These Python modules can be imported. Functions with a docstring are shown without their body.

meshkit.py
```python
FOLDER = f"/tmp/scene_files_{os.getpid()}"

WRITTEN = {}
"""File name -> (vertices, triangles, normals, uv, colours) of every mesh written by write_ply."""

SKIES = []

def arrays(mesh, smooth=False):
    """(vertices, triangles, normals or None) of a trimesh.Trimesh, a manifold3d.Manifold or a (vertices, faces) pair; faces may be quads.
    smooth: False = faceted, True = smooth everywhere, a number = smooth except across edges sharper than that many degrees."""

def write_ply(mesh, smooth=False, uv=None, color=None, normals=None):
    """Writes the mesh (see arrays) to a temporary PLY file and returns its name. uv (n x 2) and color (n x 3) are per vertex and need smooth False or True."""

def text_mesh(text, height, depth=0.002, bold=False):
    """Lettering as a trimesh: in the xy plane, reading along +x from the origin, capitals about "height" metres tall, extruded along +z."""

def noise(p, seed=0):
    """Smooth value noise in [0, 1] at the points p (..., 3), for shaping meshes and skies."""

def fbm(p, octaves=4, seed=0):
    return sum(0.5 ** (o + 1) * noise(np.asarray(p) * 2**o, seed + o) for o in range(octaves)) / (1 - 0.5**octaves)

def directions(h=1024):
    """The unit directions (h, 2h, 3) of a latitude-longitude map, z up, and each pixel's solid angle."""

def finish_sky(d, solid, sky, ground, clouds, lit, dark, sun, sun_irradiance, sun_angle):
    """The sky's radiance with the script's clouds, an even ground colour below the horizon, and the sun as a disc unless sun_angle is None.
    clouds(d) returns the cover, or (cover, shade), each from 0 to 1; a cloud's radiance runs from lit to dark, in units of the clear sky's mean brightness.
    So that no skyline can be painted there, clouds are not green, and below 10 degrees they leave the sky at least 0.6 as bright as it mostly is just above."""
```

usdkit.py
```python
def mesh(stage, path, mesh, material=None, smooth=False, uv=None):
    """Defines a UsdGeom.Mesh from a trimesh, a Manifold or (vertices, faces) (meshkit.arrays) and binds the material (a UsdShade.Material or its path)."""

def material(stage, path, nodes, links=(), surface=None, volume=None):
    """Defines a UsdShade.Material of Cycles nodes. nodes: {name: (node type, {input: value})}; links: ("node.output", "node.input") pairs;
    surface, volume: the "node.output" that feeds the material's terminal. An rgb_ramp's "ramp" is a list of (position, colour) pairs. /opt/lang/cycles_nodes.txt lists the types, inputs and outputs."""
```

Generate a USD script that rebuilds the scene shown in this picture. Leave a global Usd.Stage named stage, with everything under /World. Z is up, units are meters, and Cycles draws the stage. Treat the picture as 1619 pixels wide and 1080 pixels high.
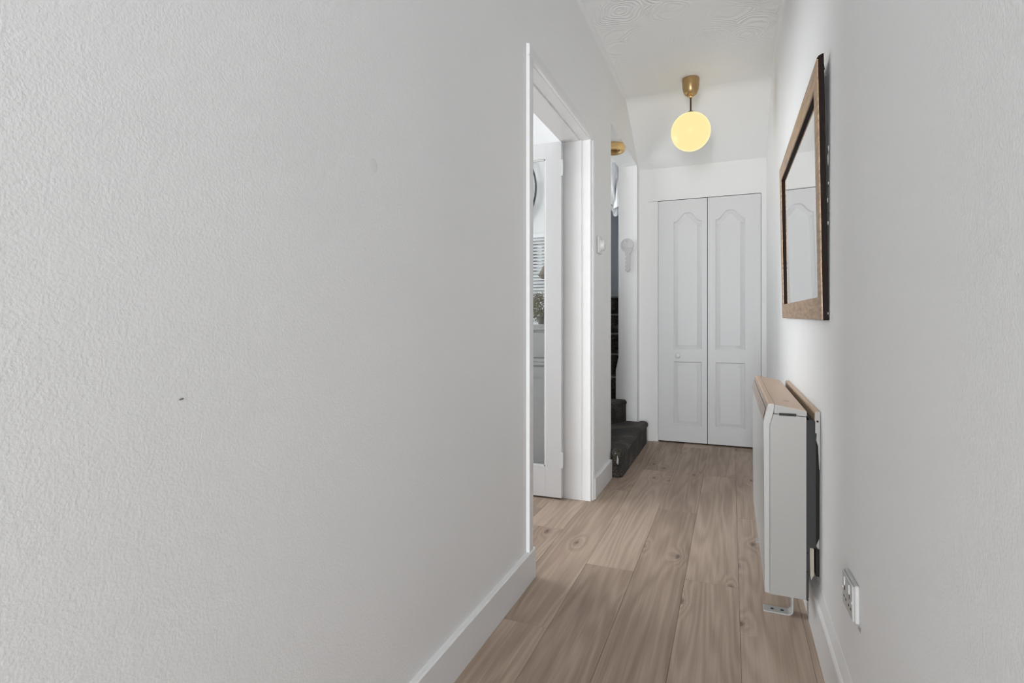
import math
import numpy as np
import trimesh
import manifold3d as m3
import shapely
from shapely.geometry import Polygon, Point, box as sbox
from pxr import Usd, UsdGeom, UsdLux, UsdShade, Gf, Sdf
import usdkit
import meshkit

stage = Usd.Stage.CreateInMemory()
UsdGeom.SetStageUpAxis(stage, "Z")
UsdGeom.SetStageMetersPerUnit(stage, 1.0)
UsdGeom.Xform.Define(stage, "/World")
UsdGeom.Scope.Define(stage, "/World/Looks")
rng = np.random.default_rng(7)

# ------------------------------------------------------------------ camera, sky, lights
W, HPX = 1619.0, 1080.0
F_PX, YAW, V_H, CAM_Z = 859.57, 21.983, 511.2, 0.972
cam = UsdGeom.Camera.Define(stage, "/World/camera")
AP = 36.0
cam.CreateHorizontalApertureAttr(AP)
cam.CreateVerticalApertureAttr(AP * HPX / W)
cam.CreateFocalLengthAttr(F_PX / W * AP)
cam.CreateVerticalApertureOffsetAttr(-(HPX / 2 - V_H) / W * AP)
cam.CreateClippingRangeAttr(Gf.Vec2f(0.02, 100))
cam.AddTranslateOp().Set(Gf.Vec3d(0, 0, CAM_Z))
cam.AddRotateZOp().Set(YAW)
cam.AddRotateXOp().Set(90.0)
cam.CreateExposureAttr(0.24)

dome = UsdLux.DomeLight.Define(stage, "/World/sky")
dome.CreateIntensityAttr(0.15)
dome.CreateColorAttr(Gf.Vec3f(0.86, 0.93, 1.0))


def rect_light(name, loc, rot, w, h, inten, col=(1, 1, 1)):
    l = UsdLux.RectLight.Define(stage, "/World/" + name)
    l.CreateWidthAttr(w)
    l.CreateHeightAttr(h)
    l.CreateIntensityAttr(inten)
    l.CreateColorAttr(Gf.Vec3f(*col))
    l.AddTranslateOp().Set(Gf.Vec3d(*loc))
    l.AddRotateXYZOp().Set(Gf.Vec3f(*rot))
    return l


# daylight: added unseen front door, kitchen front window, added unseen stair window
rect_light("front_door_daylight", (-0.23, -3.62, 1.02), (90, 0, 0), 0.80, 1.75, 34.0, (0.975, 0.985, 1.0))
rect_light("kitchen_daylight", (-3.27, 1.35, 1.45), (0, -90, 0), 1.5, 3.7, 7.1, (0.97, 0.985, 1.0))
rect_light("landing_daylight", (-1.80, 4.28, 1.90), (0, -90, 0), 1.0, 1.4, 3.5, (0.985, 0.99, 1.0))

# ------------------------------------------------------------------ helpers: prims
used = {}


def numbered(parent, name):
    k = (parent, name)
    n = used.get(k, 0)
    used[k] = n + 1
    return name if n == 0 else "%s_%03d" % (name, n)


def setkeys(prim, label=None, cat=None, group=None, kind=None):
    for k, v in (("label", label), ("category", cat), ("group", group), ("kind", kind)):
        if v:
            prim.SetCustomDataByKey(k, v)


origin = {}


def thing(name, label, cat, loc=(0, 0, 0), group=None, kind=None):
    p = "/World/" + numbered("/World", name)
    x = UsdGeom.Xform.Define(stage, p)
    x.AddTranslateOp().Set(Gf.Vec3d(*map(float, loc)))
    origin[p] = np.array(loc, float)
    setkeys(x.GetPrim(), label, cat, group, kind)
    return p


def part(parent, name, mesh, mat, smooth=30, label=None, kind=None):
    """a mesh given in world coordinates, hung under its thing (or under a part of it)"""
    v, f, n = meshkit.arrays(mesh, smooth)
    root = "/".join(parent.split("/")[:3])
    p = parent + "/" + numbered(parent, name)
    m = usdkit.mesh(stage, p, (v - origin.get(root, 0), f), mat, smooth=False)
    if n is not None:
        from pxr import Vt
        m.CreateNormalsAttr(Vt.Vec3fArray.FromNumpy(n.astype(np.float32)))
        m.SetNormalsInterpolation("vertex")
    setkeys(m.GetPrim(), label, None, None, kind)
    return p


def single(name, mesh, mat, label, cat, smooth=30, kind=None, group=None):
    p = "/World/" + numbered("/World", name)
    m = usdkit.mesh(stage, p, mesh, mat, smooth=smooth)
    setkeys(m.GetPrim(), label, cat, group, kind)
    return p


# ------------------------------------------------------------------ helpers: shapes
cat = trimesh.util.concatenate


def bx(x0, x1, y0, y1, z0, z1, b=0.0):
    x0, x1 = sorted((x0, x1)); y0, y1 = sorted((y0, y1)); z0, z1 = sorted((z0, z1))
    if b <= 0:
        m = trimesh.creation.box((x1 - x0, y1 - y0, z1 - z0))
        m.apply_translation(((x0 + x1) / 2, (y0 + y1) / 2, (z0 + z1) / 2))
        return m
    pts = []
    for sx, (xa, xi) in (((0), (x0, x0 + b)), ((1), (x1, x1 - b))):
        for ya, yi in ((y0, y0 + b), (y1, y1 - b)):
            for za, zi in ((z0, z0 + b), (z1, z1 - b)):
                pts += [(xa, yi, zi), (xi, ya, zi), (xi, yi, za)]
    return hull(pts)


def hull(pts):
    return trimesh.Trimesh(*tm(m3.Manifold.hull_points(np.asarray(pts, float))), process=False)


def tm(man):
    g = man.to_mesh()
    return np.array(g.vert_properties[:, :3]), np.array(g.tri_verts)


def prism(poly, a0, a1, axis):
    """extrude a 2D polygon; axis 'x': poly is (y,z); 'y': poly is (x,z); 'z': poly is (x,y)"""
    if not isinstance(poly, Polygon):
        poly = Polygon(poly)
    m = trimesh.creation.extrude_polygon(poly, a1 - a0, engine="earcut")
    v = np.array(m.vertices)
    if axis == "x":
        v = np.stack([v[:, 2] + a0, v[:, 0], v[:, 1]], 1)
        f = m.faces
    elif axis == "y":
        v = np.stack([v[:, 0], v[:, 2] + a0, v[:, 1]], 1)
        f = m.faces[:, ::-1]
    else:
        v = v + [0, 0, a0]
        f = m.faces
    return trimesh.Trimesh(v, f, process=False)


def lathe(rz, n=32, loc=(0, 0, 0)):
    m = trimesh.creation.revolve(np.asarray(rz, float), sections=n)
    m.apply_translation(loc)
    return m


def cyl(p, q, r, n=16):
    return trimesh.creation.cylinder(radius=r, segment=[p, q], sections=n)


def rot(m, deg, axis, about):
    m.apply_transform(trimesh.transformations.rotation_matrix(math.radians(deg), axis, about))
    return m


def offset_ring(P, d):
    """inset a CCW closed outline by d, keeping its vertices"""
    P = np.asarray(P, float)
    a = P - np.roll(P, 1, 0); b = np.roll(P, -1, 0) - P
    a /= np.linalg.norm(a, axis=1)[:, None]; b /= np.linalg.norm(b, axis=1)[:, None]
    na = np.stack([-a[:, 1], a[:, 0]], 1); nb = np.stack([-b[:, 1], b[:, 0]], 1)
    n = na + nb
    n /= np.linalg.norm(n, axis=1)[:, None]
    return P + n * (d / np.maximum((n * na).sum(1), 0.35))[:, None]


# ------------------------------------------------------------------ materials
def M(name, nodes, links=(), surface="p.BSDF"):
    return usdkit.material(stage, "/World/Looks/" + name, nodes, links, surface=surface)


def plain(name, col, rough=0.5, metallic=0.0, bump=None, spec=0.5, **kw):
    nodes = {"p": ("principled_bsdf", {"base_color": col, "roughness": rough, "metallic": metallic, "specular_ior_level": spec, **kw})}
    links = []
    if bump:
        sc, strength, dist = bump
        nodes["g"] = ("geometry", {})
        nodes["n"] = ("noise_texture", {"scale": sc, "detail": 3.0, "roughness": 0.55})
        nodes["b"] = ("bump", {"strength": strength, "distance": dist})
        links = [("g.position", "n.vector"), ("n.fac", "b.height"), ("b.normal", "p.normal")]
    return M(name, nodes, links)


WHITE = (0.87, 0.87, 0.87)
# emulsion on an orange-peel roller coat, a few rubbed patches that stay put
wall_paint = M("wall_paint", {
    "g": ("geometry", {}),
    "n": ("noise_texture", {"scale": 260.0, "detail": 1.5, "roughness": 0.5}),
    "m": ("noise_texture", {"scale": 1.3, "detail": 3.0}),
    "r": ("rgb_ramp", {"ramp": [(0.3, (0.85, 0.85, 0.852)), (0.7, (0.88, 0.88, 0.88))]}),
    "b": ("bump", {"strength": 0.28, "distance": 0.0020}),
    "p": ("principled_bsdf", {"roughness": 0.62, "specular_ior_level": 0.35})},
    [("g.position", "n.vector"), ("g.position", "m.vector"), ("m.fac", "r.fac"), ("r.color", "p.base_color"),
     ("n.fac", "b.height"), ("b.normal", "p.normal")])
smooth_paint = plain("smooth_wall_paint", WHITE, 0.6, bump=(90.0, 0.2, 0.0012), spec=0.35)
gloss = plain("white_gloss_paint", (0.83, 0.83, 0.835), 0.34, bump=(60.0, 0.12, 0.001), spec=0.45)
door_paint = plain("satin_door_paint", (0.73, 0.73, 0.74), 0.4, bump=(140.0, 0.1, 0.0006), spec=0.4)
plastic = plain("white_plastic", (0.78, 0.78, 0.775), 0.3)
plastic_grey = plain("socket_face_plastic", (0.60, 0.60, 0.60), 0.35)
slot_dark = plain("dark_slot", (0.02, 0.02, 0.02), 0.7)

# swirled plaster: arcs around scattered centres
ceiling_mat = M("swirled_ceiling_plaster", {
    "g": ("geometry", {}),
    "nz": ("noise_texture", {"scale": 5.0, "detail": 2.0}),
    "sh": ("vector_math", {"math_type": "multiply_add", "vector2": (0.12, 0.12, 0.0)}),
    "v": ("voronoi_texture", {"scale": 4.2, "randomness": 1.0}),
    "d": ("vector_math", {"math_type": "distance"}),
    "k": ("math", {"math_type": "multiply", "value2": 360.0}),
    "s": ("math", {"math_type": "sine"}),
    "sep": ("separate_xyz", {}),
    "fade": ("map_range", {"from_min": 3.75, "from_max": 3.25, "to_min": 0.0, "to_max": 1.0, "clamp": True}),
    "pn": ("noise_texture", {"scale": 3.0, "detail": 2.0}),
    "pm": ("map_range", {"from_min": 0.42, "from_max": 0.62, "to_min": 0.0, "to_max": 1.0, "clamp": True}),
    "fp": ("math", {"math_type": "multiply"}),
    "h": ("math", {"math_type": "multiply"}),
    "b": ("bump", {"strength": 0.36, "distance": 0.004}),
    "p": ("principled_bsdf", {"base_color": (0.94, 0.94, 0.94), "roughness": 0.7, "specular_ior_level": 0.3})},
    [("g.position", "nz.vector"), ("nz.color", "sh.vector1"), ("g.position", "sh.vector3"), ("sh.vector", "v.vector"),
     ("sh.vector", "d.vector1"), ("v.position", "d.vector2"), ("d.value", "k.value1"), ("k.value", "s.value1"),
     ("g.position", "sep.vector"), ("sep.y", "fade.value"), ("g.position", "pn.vector"), ("pn.fac", "pm.value"),
     ("fade.result", "fp.value1"), ("pm.result", "fp.value2"), ("s.value", "h.value1"), ("fp.value", "h.value2"),
     ("h.value", "b.height"), ("b.normal", "p.normal")])


def oak(name, dark, mid, light, knots=True):
    nodes = {
        "g": ("geometry", {}), "oi": ("object_info", {}),
        "ox": ("math", {"math_type": "multiply", "value2": 17.3}), "oy": ("math", {"math_type": "multiply", "value2": 53.7}),
        "oc": ("combine_xyz", {}), "v": ("vector_math", {"math_type": "add"}),
        "m1": ("mapping", {"scale": (6.5, 0.5, 1.0)}),
        "fig": ("noise_texture", {"scale": 1.0, "detail": 2.5, "roughness": 0.45, "distortion": 0.15}),
        "kw": ("map_range", {"from_min": 0.0, "from_max": 0.38, "to_min": 1.0, "to_max": 0.0, "clamp": True}),
        "kw2": ("math", {"math_type": "multiply"}), "kw3": ("math", {"math_type": "multiply", "value2": 17.0}), "kg2": ("math", {"math_type": "multiply"}),
        "k0": ("math", {"math_type": "multiply", "value2": 80.0}), "k": ("math", {"math_type": "add"}), "s": ("math", {"math_type": "sine"}),
        "s01": ("map_range", {"from_min": -1.0, "from_max": 1.0, "to_min": 0.0, "to_max": 1.0}),
        "m2": ("mapping", {"scale": (150.0, 3.0, 1.0)}),
        "fib": ("noise_texture", {"scale": 1.0, "detail": 3.0, "roughness": 0.6}),
        "m3": ("mapping", {"scale": (9.0, 1.1, 1.0)}),
        "tone": ("noise_texture", {"scale": 1.0, "detail": 3.0, "roughness": 0.55}),
        "a1": ("math", {"math_type": "multiply_add", "value2": 0.15}),
        "a2": ("math", {"math_type": "multiply_add", "value2": 0.40}),
        "a3": ("math", {"math_type": "multiply_add", "value2": 0.55}),
        "rr": ("math", {"math_type": "multiply_add", "value2": 0.22, "value3": -0.155}),
        "ramp": ("rgb_ramp", {"ramp": [(0.15, dark), (0.5, mid), (0.85, light)]}),
        "m4": ("mapping", {"scale": (6.0, 2.6, 1.0)}),
        "kjn": ("noise_texture", {"scale": 60.0, "detail": 2.0}), "kj2": ("vector_math", {"math_type": "multiply", "vector2": (0.09, 0.07, 0.0)}), "kj": ("vector_math", {"math_type": "add"}),
        "kn": ("voronoi_texture", {"dimensions": "2D", "scale": 1.0, "randomness": 1.0}),
        "kd": ("map_range", {"from_min": 0.02, "from_max": 0.085, "to_min": 1.0, "to_max": 0.0, "clamp": True}),
        "kc": ("separate_color", {}), "kg": ("math", {"math_type": "greater_than", "value2": 0.66}),
        "kk": ("math", {"math_type": "multiply"}), "kk2": ("math", {"math_type": "multiply", "value2": 0.75}),
        "mx": ("mix_color", {"b": tuple(0.36 * c for c in dark), "blend_type": "mix"}),
        "b": ("bump", {"strength": 0.12, "distance": 0.0008}),
        "p": ("principled_bsdf", {"roughness": 0.52, "specular_ior_level": 0.38}),
    }
    links = [("oi.random", "ox.value1"), ("oi.random", "oy.value1"), ("ox.value", "oc.x"), ("oy.value", "oc.y"), ("ox.value", "oc.z"),
             ("g.position", "v.vector1"), ("oc.vector", "v.vector2"),
             ("v.vector", "m1.vector"), ("m1.vector", "fig.vector"), ("fig.fac", "k0.value1"), ("k0.value", "k.value1"), ("kn.distance", "kw.value"), ("kw.result", "kw2.value1"), ("kw.result", "kw2.value2"), ("kw2.value", "kg2.value1"), ("kg.value", "kg2.value2"), ("kg2.value", "kw3.value1"), ("kw3.value", "k.value2"), ("k.value", "s.value1"), ("s.value", "s01.value"),
             ("v.vector", "m2.vector"), ("m2.vector", "fib.vector"), ("v.vector", "m3.vector"), ("m3.vector", "tone.vector"),
             ("oi.random", "rr.value1"), ("s01.result", "a1.value1"), ("rr.value", "a1.value3"),
             ("fib.fac", "a2.value1"), ("a1.value", "a2.value3"), ("tone.fac", "a3.value1"), ("a2.value", "a3.value3"),
             ("a3.value", "ramp.fac"),
             ("v.vector", "m4.vector"), ("m4.vector", "kj.vector2"), ("kj2.vector", "kj.vector1"), ("v.vector", "kjn.vector"), ("kjn.color", "kj2.vector1"), ("kj.vector", "kn.vector"), ("kn.distance", "kd.value"), ("kn.color", "kc.color"), ("kc.r", "kg.value1"),
             ("kd.result", "kk.value1"), ("kg.value", "kk.value2"), ("kk.value", "kk2.value1"), ("kk2.value", "mx.fac"),
             ("ramp.color", "mx.a"), ("mx.result", "p.base_color"), ("fib.fac", "b.height"), ("b.normal", "p.normal")]
    return M(name, nodes, links)


plank_mat = oak("smoked_oak_plank", (0.215, 0.15, 0.112), (0.385, 0.29, 0.226), (0.56, 0.445, 0.36))
subfloor_mat = plain("dark_subfloor", (0.10, 0.07, 0.05), 0.9)
frame_front = M("walnut_frame_front", {
    "g": ("geometry", {}), "m": ("mapping", {"scale": (30.0, 4.0, 30.0)}), "n": ("noise_texture", {"scale": 3.0, "detail": 5.0}),
    "r": ("rgb_ramp", {"ramp": [(0.3, (0.25, 0.145, 0.078)), (0.7, (0.50, 0.33, 0.195))]}),
    "p": ("principled_bsdf", {"roughness": 0.38})},
    [("g.position", "m.vector"), ("m.vector", "n.vector"), ("n.fac", "r.fac"), ("r.color", "p.base_color")])
frame_dark = plain("dark_stained_wood", (0.014, 0.008, 0.006), 0.6, bump=(70.0, 0.5, 0.003), spec=0.12)
mirror_mat = plain("mirror_silver", (0.92, 0.93, 0.93), 0.015, 1.0)
brass = plain("aged_brass", (0.46, 0.31, 0.15), 0.3, 0.85)
brass_light = plain("bright_brass", (0.80, 0.56, 0.26), 0.35, 0.55)
bronze = plain("dark_bronze", (0.10, 0.07, 0.05), 0.4, 0.7)
globe_mat = M("lit_opal_glass", {"p": ("principled_bsdf", {"base_color": (0.02, 0.02, 0.02), "roughness": 0.3, "specular_ior_level": 0.15, "emission_color": (1.0, 0.80, 0.375), "emission_strength": 0.88})})
heater_lit_mat = plain("heater_enamel_lit", (0.43, 0.425, 0.415), 0.36, bump=(160.0, 0.1, 0.0005))  # lit tone of the heater enamel
heater_shaded_mat = plain("heater_enamel_shaded", (0.35, 0.34, 0.325), 0.38, bump=(160.0, 0.1, 0.0005))  # same enamel darkened to paint in the shade on the casing
lamplit_lid_mat = plain("lamplit_heater_lid", (0.60, 0.42, 0.29), 0.4)  # warm lamplight painted into the lid colour
heater_grille_mat = plain("brownish_outlet_grille", (0.36, 0.30, 0.26), 0.5)
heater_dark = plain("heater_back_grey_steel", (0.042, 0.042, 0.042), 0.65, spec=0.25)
key_paint = plain("dull_white_key_paint", (0.66, 0.66, 0.66), 0.5)
socket_plastic = plain("aged_socket_plastic", (0.54, 0.54, 0.535), 0.4)
void_black = plain("black_void", (0.012, 0.011, 0.010), 0.9)
torn_card = plain("torn_beige_insulation", (0.42, 0.38, 0.31), 0.9)
carpet = M("charcoal_carpet", {
    "g": ("geometry", {}), "n": ("noise_texture", {"scale": 260.0, "detail": 2.0}), "w": ("noise_texture", {"scale": 9.0, "detail": 4.0}),
    "r": ("rgb_ramp", {"ramp": [(0.35, (0.006, 0.0055, 0.005)), (0.58, (0.030, 0.026, 0.022)), (0.72, (0.17, 0.155, 0.14))]}),
    "r2": ("rgb_ramp", {"ramp": [(0.45, (1, 1, 1)), (0.70, (3.2, 3.1, 3.0))]}),
    "mm": ("mix_color", {"blend_type": "multiply", "fac": 1.0, "use_clamp": True}),
    "b": ("bump", {"strength": 0.9, "distance": 0.006}),
    "p": ("principled_bsdf", {"roughness": 0.95, "specular_ior_level": 0.1, "sheen_weight": 0.15})},
    [("g.position", "n.vector"), ("g.position", "w.vector"), ("n.fac", "r.fac"), ("w.fac", "r2.fac"), ("r.color", "mm.a"), ("r2.color", "mm.b"),
     ("mm.result", "p.base_color"), ("n.fac", "b.height"), ("b.normal", "p.normal")])
edge_glint_mat = plain("grey_edge_glint", (0.20, 0.19, 0.18), 0.7)  # pale strip paints the light caught on the step edges
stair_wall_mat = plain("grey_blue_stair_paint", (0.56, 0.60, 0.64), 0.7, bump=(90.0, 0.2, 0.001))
cloth_mat = plain("white_cotton", (0.82, 0.82, 0.83), 0.9, spec=0.1)
metal_black = plain("blackened_iron", (0.05, 0.05, 0.055), 0.45, 0.4)
hinge_mat = plain("painted_hinge", (0.76, 0.76, 0.76), 0.45, bump=(200.0, 0.5, 0.002))
clear_glass = M("clear_pane", {
    "t": ("transparent_bsdf", {"color": (0.97, 0.98, 0.98)}), "gl": ("glossy_bsdf", {"color": (0.9, 0.9, 0.9), "roughness": 0.02}),
    "f": ("fresnel", {"IOR": 1.45}), "x": ("mix_closure", {})},
    [("f.fac", "x.fac"), ("t.BSDF", "x.closure1"), ("gl.BSDF", "x.closure2")], surface="x.closure")
slat_mat = plain("blind_slat", (0.90, 0.91, 0.92), 0.4)
olive_leaf = M("olive_leaf", {"oi": ("geometry", {}), "r": ("rgb_ramp", {"ramp": [(0.0, (0.22, 0.20, 0.10)), (1.0, (0.52, 0.46, 0.27))]}),
               "p": ("principled_bsdf", {"roughness": 0.6})}, [("oi.random_per_island", "r.fac"), ("r.color", "p.base_color")])
stem_mat = plain("brown_stem", (0.10, 0.085, 0.05), 0.7)
pot_mat = plain("dark_olive_pot", (0.12, 0.115, 0.08), 0.5)
shade_mat = plain("taupe_lamp_shade", (0.20, 0.165, 0.12), 0.8)
scuff_mat = plain("grey_scuff", (0.22, 0.22, 0.22), 0.8)
smudge_mat = plain("faint_smudge", (0.82, 0.82, 0.82), 0.7)
filler_mat = plain("chipped_plaster", (0.42, 0.41, 0.40), 0.9)

# ------------------------------------------------------------------ dimensions
XL, XR, YE = -0.7134, 0.249, 4.598
TL = 0.15                      # left wall thickness
XI = XL - TL
Y_BACK = -3.3
CEIL = 2.595
KX, KY0, KY1 = -3.1, -0.95, 3.36   # kitchen
SY0, SY1 = 3.456, 4.482        # stair opening
DY0, DY1 = 1.952, 2.912        # kitchen doorway
DZ = 1.98
SOFF = 2.257

# ------------------------------------------------------------------ setting: shell
wl = cat([bx(XI, XL, Y_BACK, DY0, -0.02, CEIL + .02), bx(XI, XL, DY0, DY1, DZ, CEIL + .02), bx(XI, XL, DY1, SY0, -0.02, CEIL + .02),
          bx(XI, XL, SY0, SY1, SOFF, CEIL + .02), bx(XI, XL, SY1, YE + .12, -0.02, CEIL + .02)])
wl_p = thing("wall_left", "long white hall wall left of the camera, pierced by the kitchen doorway and the stair opening", "wall", kind="structure")
part(wl_p, "plaster", wl, wall_paint, False)
# small dark nick and a faint round smudge on the near wall
nick = lathe([(0, 0), (0.0028, 0), (0.0022, 0.0011), (0.0, 0.0014)], 10)
nick.apply_scale((1.35, 0.62, 1)); nick = rot(nick, 90, (0, 1, 0), (0, 0, 0)); nick = rot(nick, -10, (1, 0, 0), (0, 0, 0)); nick.apply_translation((XL, 0.532, 0.866))
nick.vertices = (np.array(nick.vertices) - (XL, .532, .866))[:, [0, 2, 1]] * [1, 1, 1] + (XL, .532, .866)
nick.invert()
part(wl_p, "scuff_mark", nick, scuff_mat, label="small dark nick in the near white wall")
sm = lathe([(0, 0), (0.016, 0), (0.014, 0.0005), (0.0, 0.0006)], 28)
sm = rot(sm, 90, (0, 1, 0), (0, 0, 0)); sm.apply_translation((XL, 0.971, 1.31))
part(wl_p, "smudge_mark", sm, smudge_mat, label="faint round smudge on the near white wall")

wr = bx(XR, XR + 0.1, Y_BACK, YE + .12, -0.02, CEIL + .02)
wr_p = thing("wall_right", "white hall wall on the right carrying the mirror and the heater", "wall", kind="structure")
part(wr_p, "plaster", wr, wall_paint, False)

# end wall round the bifold door
BX0, BX1, BZ = -0.5595, 0.2125, 1.9775
we = cat([bx(XL, -0.644, YE, YE + .1, -0.02, CEIL), bx(-0.644, BX0, YE, YE + .1, -0.02, BZ - .0015), bx(-0.644, XR, YE, YE + .1, BZ, CEIL), bx(BX1, XR, YE, YE + .1, -0.02, BZ)])
single("wall_far", we, smooth_paint, "white end wall framing the bifold cupboard doors", "wall", False, "structure")
cup = cat([bx(XL, XR, YE + .55, YE + .6, -.02, 2.3), bx(XL - .02, XL, YE + .12, YE + .6, -.02, 2.3), bx(XR, XR + .02, YE + .12, YE + .6, -.02, 2.3), bx(XL, XR, YE + .1, YE + .6, 2.3, 2.34), bx(XL, XR, YE + .1, YE + .6, -.03, -.012)])  # near-black walls stand in for the shade inside
single("wall_cupboard", cup, slot_dark, "cupboard inside painted near black as shade behind the bifold doors", "wall", False, "structure")

# hall ceiling with its sloping far end
prof = [(Y_BACK, CEIL), (3.93, CEIL), (3.97, CEIL - .004), (4.01, CEIL - .014), (4.05, CEIL - .033), (4.45, CEIL - .262), (YE + .1, CEIL - .345),
        (YE + .1, CEIL + .05), (Y_BACK, CEIL + .05)]
prof[6] = (YE + .1, 2.245 - .1 * .57)
prof.insert(6, (YE, 2.245))
single("ceiling", prism(prof, XL - .02, XR + .02, "x"), ceiling_mat, "swirled white plaster hall ceiling sloping down at the far end", "ceiling", 25, "structure")


def coving(x, sgn, name, label):
    r = 0.022
    a = np.linspace(0, np.pi / 2, 6)
    pts = [(x, CEIL)] + [(x + sgn * (r - r * np.sin(t)), CEIL - r + r * np.cos(t) * 0 - (r * (1 - np.cos(t)) - r) - r * 1) for t in a]
    pts = [(x - sgn * .002, CEIL + .002)] + [(x + sgn * r * (1 - np.sin(t)), CEIL - r * (1 - np.cos(t))) for t in a] + [(x - sgn * .002, CEIL - r)]
    m = prism(Polygon(pts).buffer(0), Y_BACK, 3.93, "y")
    single(name, m, smooth_paint, label, "coving", 40, "structure")


coving(XL, 1, "trim_1", "thin white cove along the top of the left hall wall")
coving(XR, -1, "trim_2", "thin white cove along the top of the right hall wall")

# back of the hall with an added glazed door for light (unseen)
wb = cat([bx(XI, -0.66, Y_BACK - .1, Y_BACK, -.02, CEIL), bx(0.20, XR + .1, Y_BACK - .1, Y_BACK, -.02, CEIL), bx(-0.66, 0.20, Y_BACK - .1, Y_BACK, 2.02, CEIL)])
single("wall_behind", wb, smooth_paint, "white wall around the added glazed front door behind the camera", "wall", False, "structure")
fd = thing("door_3", "added glazed white front door giving light from behind the camera", "door", (-0.23, Y_BACK - .08, 0), kind="structure")
part(fd, "frame", cat([bx(-.66, -.60, Y_BACK - .08, Y_BACK - .03, 0, 2.02), bx(.14, .20, Y_BACK - .08, Y_BACK - .03, 0, 2.02), bx(-.60, .14, Y_BACK - .08, Y_BACK - .03, 0, .22), bx(-.60, .14, Y_BACK - .08, Y_BACK - .03, 1.94, 2.02)]), gloss, False)
part(fd, "glass_panel", bx(-.60, .14, Y_BACK - .058, Y_BACK - .052, .22, 1.94), clear_glass, False)

# kitchen shell
kb = cat([bx(KX, -1.66, KY1, SY0, -.02, 2.6), bx(-1.0, XI, KY1, SY0, -.02, 2.6), bx(-1.66, -1.0, KY1, SY0, -.02, .962), bx(-1.66, -1.0, KY1, SY0, 1.535, 2.6)])
single("wall_kitchen_far", kb, smooth_paint, "white far wall of the kitchen behind the open door", "wall", False, "structure")
KWY0, KWY1, KWZ0, KWZ1 = -.55, 3.20, .70, 2.2
single("wall_kitchen_left", cat([bx(KX - .1, KX, KY0, KWY0, -.02, 2.6), bx(KX - .1, KX, KWY1, SY0, -.02, 2.6), bx(KX - .1, KX, KWY0, KWY1, -.02, KWZ0), bx(KX - .1, KX, KWY0, KWY1, KWZ1, 2.6)]), smooth_paint, "white outer wall of the kitchen holding its wide window", "wall", False, "structure")
single("wall_kitchen_near", bx(KX, XI, KY0 - .1, KY0, -.02, 2.6), smooth_paint, "white near wall of the kitchen out of sight", "wall", False, "structure")
single("ceiling_kitchen", bx(KX, XI, KY0, SY0, 2.6, 2.65), smooth_paint, "white kitchen ceiling beyond the doorway", "ceiling", False, "structure")
w2 = thing("window_2", "wide kitchen window out of sight of the hall", "window", (KX - .06, (KWY0 + KWY1) / 2, KWZ0), kind="structure")
KM = (KWY0 + KWY1) / 2
part(w2, "frame", cat([bx(KX - .08, KX - .03, KWY0, KWY0 + .05, KWZ0, KWZ1), bx(KX - .08, KX - .03, KWY1 - .05, KWY1, KWZ0, KWZ1), bx(KX - .08, KX - .03, KM - .02, KM + .02, KWZ0, KWZ1), bx(KX - .08, KX - .03, KWY0 + .05, KWY1 - .05, KWZ0, KWZ0 + .05), bx(KX - .08, KX - .03, KWY0 + .05, KWY1 - .05, KWZ1 - .05, KWZ1)]), gloss, False)
for ya, yb in ((KWY0 + .05, KM - .02), (KM + .02, KWY1 - .05)):
    part(w2, "pane", bx(KX - .058, KX - .052, ya, yb, KWZ0 + .05, KWZ1 - .05), clear_glass, False)

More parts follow.
